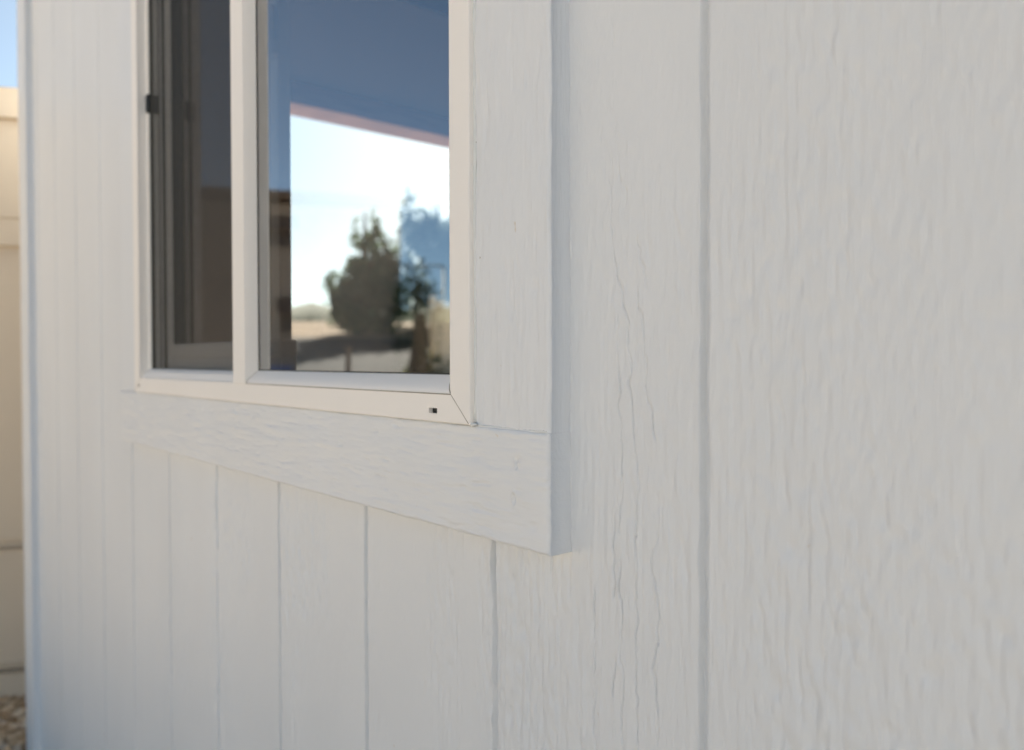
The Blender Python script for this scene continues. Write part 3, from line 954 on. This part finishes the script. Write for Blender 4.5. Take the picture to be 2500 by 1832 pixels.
tree('juniper_tree', -19.9, 11.1, 3.8, [(0, .75, 1.0, .85), (.12, 1.45, .78, .9), (.28, 2.2, .46, .85), (.32, 2.95, .20, .8), (.33, 3.45, .07, .45), (-.2, 2.15, .32, .75), (-.24, 2.75, .12, .6), (-.85, 1.15, .34, .7), (-.7, .7, .45, .6), (.75, 1.1, .55, 1.1), (.7, 2.0, .3, .7)], M['leaf'],
     'dark green bushy tree with spiky top seen through the window pane', .16, 14000, .075, seed=3)
tree('shade_tree', -21.3, 14.6, 4.4, [(-.85, 3.5, .34, .85), (-.95, 4.2, .10, .5), (-.6, 2.6, .75, 1.2), (0, 2.0, 1.2, 1.5), (-.2, 3.0, .5, .7), (.6, 1.6, 1.1, 1.5), (1.5, 1.5, 1.2, 1.5), (.5, 3.1, .3, .5), (1.2, 2.9, .35, .5), (-.8, 1.2, .8, 1.1)], M['leaf_grey'],
     'taller grey-green tree behind the dark spiky tree at the right of the window pane', .2, 20000, .09, seed=5)


def shrub(name, x, y, r, h_, n, label, flowers=0, seed=1, group=None):
    rg = np.random.default_rng(seed)
    z0 = zt(x, y)
    root = empty(name, (x, y, z0), label, 'bush', group)
    d = rg.normal(size=(n, 3)); d /= np.linalg.norm(d, axis=1)[:, None]
    P = d * (rg.random((n, 1)) ** .4) * np.array([r, r, h_ / 2]) * (.7 + .5 * vnoise(d[:, 0:1] * 3 + 5, d[:, 2:3] * 3 + 5, seed)) + np.array([0, 0, h_ / 2])

    def leaves(P, L0, nm, mat):
        k = len(P)
        a = rg.normal(size=(k, 3)); a /= np.linalg.norm(a, axis=1)[:, None]
        b2 = np.cross(a, rg.normal(size=(k, 3))); b2 /= np.linalg.norm(b2, axis=1)[:, None]
        L = L0 * rg.uniform(.6, 1.4, (k, 1))
        V = np.stack([P - a * L, P + b2 * L * .5, P + a * L, P - b2 * L * .5], 1).reshape(-1, 3)
        me = bpy.data.meshes.new(nm)
        me.from_pydata(V.tolist(), [], np.arange(k * 4).reshape(-1, 4).tolist())
        link(nm, me, mat, root)
    leaves(P, .045, 'foliage', M['leaf_bush'])
    if flowers:
        q = P[rg.integers(0, n, flowers)] * np.array([1.05, 1.05, 1.0]) + np.array([0, 0, .06])
        q = q[q[:, 2] > h_ * .55]
        leaves(q, .035, 'flowers', M['flower'])
        root.children[-1]['kind'] = 'stuff'
    sb = MB()
    for k in range(6):
        a = rg.uniform(0, 6.28)
        sb.tube([(0, 0, -.05), (math.cos(a) * r * .3, math.sin(a) * r * .3, h_ * .4), (math.cos(a) * r * .6, math.sin(a) * r * .6, h_ * .8)], [.015, .01, .004], 5)
    sb.build('stem', M['bark'], root)
    return root


shrub('flowering_shrub', -7.6, 4.75, .26, 1.05, 1100, 'low bush with yellow flowers in front of the dark spiky tree', 70, 21)
shrub('dark_shrub', -7.2, 4.95, .30, .98, 1400, 'dark leafy bush low at the right of the window pane', 0, 22)
pb = empty('wooden_post', (-7.44, 4.60, zt(-7.44, 4.6)), 'short dark weathered post behind the dark leafy bush', 'post')
MB().box((-.06, -.06, -.1), (.06, .06, 1.42), .01).build('shaft', M['post'], pb)
MB().prism([(-.06, -.06, 1.421), (.06, -.06, 1.421), (.06, .06, 1.421), (-.06, .06, 1.421)], (0, 0, .03)).build('cap', M['post'], pb)
gb_ = empty('yard_screen', (-7.55, 4.83, zt(-7.55, 4.83)), 'cream painted garden screen beside the short dark post', 'screen')
MB().box((-.03, -.02, -.05), (.03, .62, 1.58), .006).build('board', M['cream'], gb_)
MB().box((.032, -.05, -.08), (.09, .01, 1.63), .006).build('leg', M['cream'], gb_)
for k, (x, y, lean, lab) in enumerate(((-7.9, 3.93, .02, 'thin dark upright stake on the shaded slope left of the yellow flowers'), (-7.6, 4.42, .16, 'leaning grey plank stake below the yellow flowers'))):
    s = MB()
    s.obox((x, y, zt(x, y) - .1), (x + lean * .5, y + lean, 1.16), .05, .05, .004)
    tag(s.build('garden_stake', M['post']), lab, 'stake')

# ------------------------------------------------------------------ across the yard, seen reflected in the panes: house, fence, hoop
P1, P2 = Vector((-13.47, -8.22, 0)), Vector((-15.75, -3.2, 0))
hd = (P2 - P1).normalized()
hn = Vector((hd.y, -hd.x, 0))             # towards the shed
if hn.x < 0: hn = -hn
house = empty('neighbour_house', P1 + Vector((0, 0, GZ)), 'brown stucco house across the yard mirrored in the window pane', 'house')
HH = 4.05
wl = MB()
wl.prism([P1 + Vector((0, 0, GZ)), P2 + hd * 3 + Vector((0, 0, GZ)), P2 + hd * 3 - hn * 7 + Vector((0, 0, GZ)), P1 - hn * 7 + Vector((0, 0, GZ))], (0, 0, HH))
adopt(wl.build('wall', M['stucco']), house)
rf = MB()
e0, e1 = P1 - hd * .06, P2 + hd * 3.3
rf.prism([e0 + hn * .35 + Vector((0, 0, HH - .02)), e0 - hn * 3.5 + Vector((0, 0, HH + .45)), e0 - hn * 7.3 + Vector((0, 0, HH - .02)), e0 - hn * 7.3 + Vector((0, 0, HH + .12)), e0 - hn * 3.5 + Vector((0, 0, HH + .60)), e0 + hn * .35 + Vector((0, 0, HH + .12))], hd * ((e1 - e0).length))
adopt(rf.build('roof', M['tile']), house)
for (s, z, w, h_, lab) in ((2.35, 3.15, .55, .45, None), (1.9, 1.55, .75, .50, None), (4.2, 2.9, .7, .5, None)):
    c = P1 + hd * s + hn * .03
    wv = MB()
    wv.obox(c + Vector((0, 0, z + h_ / 2)) - hd * w / 2, c + Vector((0, 0, z + h_ / 2)) + hd * w / 2, .05, h_)
    wo = adopt(wv.build('window', M['dark']), house)
    aw = MB()
    aw.prism([c - hd * (w / 2 + .1) + Vector((0, 0, z + h_ + .12)), c + hd * (w / 2 + .1) + Vector((0, 0, z + h_ + .12)), c + hd * (w / 2 + .1) + hn * .45 + Vector((0, 0, z + h_ - .18)), c - hd * (w / 2 + .1) + hn * .45 + Vector((0, 0, z + h_ - .18))], (0, 0, .03))
    adopt(aw.build('awning', M['tile']), house)
bn = MB()
bn.obox(P1 + hd * 3.2 + hn * .04 + Vector((0, 0, 2.45)), P2 + hd * 2.9 + hn * .04 + Vector((0, 0, 2.45)), .07, .10)
adopt(bn.build('band', M['tile']), house)

shrub('corner_shrub', -13.1, -8.35, .55, 3.1, 3800, 'tall loose shrub at the corner of the mirrored brown house', 0, 31)

bb = empty('storage_bin', (-13.95, -5.72, GZ), 'low blue plastic bin by the wall of the mirrored brown house', 'bin')
MB().box((-.3, -.26, 0), (.3, .26, 0.92), .03).build('body', M['blue'], bb)
MB().box((-.33, -.29, 0.922), (.33, .29, 0.98), .02).build('lid', M['blue'], bb)

yf = empty('yard_fence', (-16.0, -9.3, GZ), 'long cream yard fence behind the brown house in the mirrored yard', 'fence')
ya, yb = Vector((-16.4, -9.6, GZ)), Vector((-13.4, -15.0, GZ))
yd = (yb - ya).normalized()
o = MB(); o.obox(ya + Vector((0, 0, .95)), yb + Vector((0, 0, .95)), .04, 1.8, .004); adopt(o.build('panel', M['cream']), yf)
o = MB(); o.obox(ya + Vector((0, 0, 1.92)), yb + Vector((0, 0, 1.92)), .08, .10, .006); adopt(o.build('rail', M['cream']), yf)
for k in range(4):
    p = ya + yd * (k * 2.0 + .06)
    o = MB(); o.obox(p + Vector((.09, .03, 0)), p + Vector((.09, .03, 2.05)), .12, .12, .008); adopt(o.build('post', M['cream']), yf)

hp = empty('basketball_hoop', (-18.9, -12.3, GZ), 'basketball backboard on a dark slanted pole mirrored at the right of the pane', 'hoop')
MB().tube([(-.9, -.6, 0), (-.9, -.6, 2.4), (-.15, -.1, 3.35)], .07, 10).build('pole', M['metal'], hp)
fr = MB()
ux = Vector((.55, -.835, 0))
for (a0, z0, a1, z1) in ((-.7, 2.75, .7, 2.75), (.7, 2.75, .7, 3.75), (.7, 3.75, -.7, 3.75), (-.7, 3.75, -.7, 2.75)):
    fr.obox(ux * a0 + Vector((0, 0, z0)), ux * a1 + Vector((0, 0, z1)), .05, .05)
fr.build('backboard_frame', M['board'], hp)
rg_ = MB()
rg_.tube([Vector((.45, .3, 2.95)) + Vector((math.cos(a), math.sin(a), 0)) * .23 for a in np.linspace(0, 6.28, 18)], .012, 6)
rg_.obox((.03, .02, 2.95), (.25, .17, 2.95), .05, .03)
rg_.build('rim', M['post'], hp)
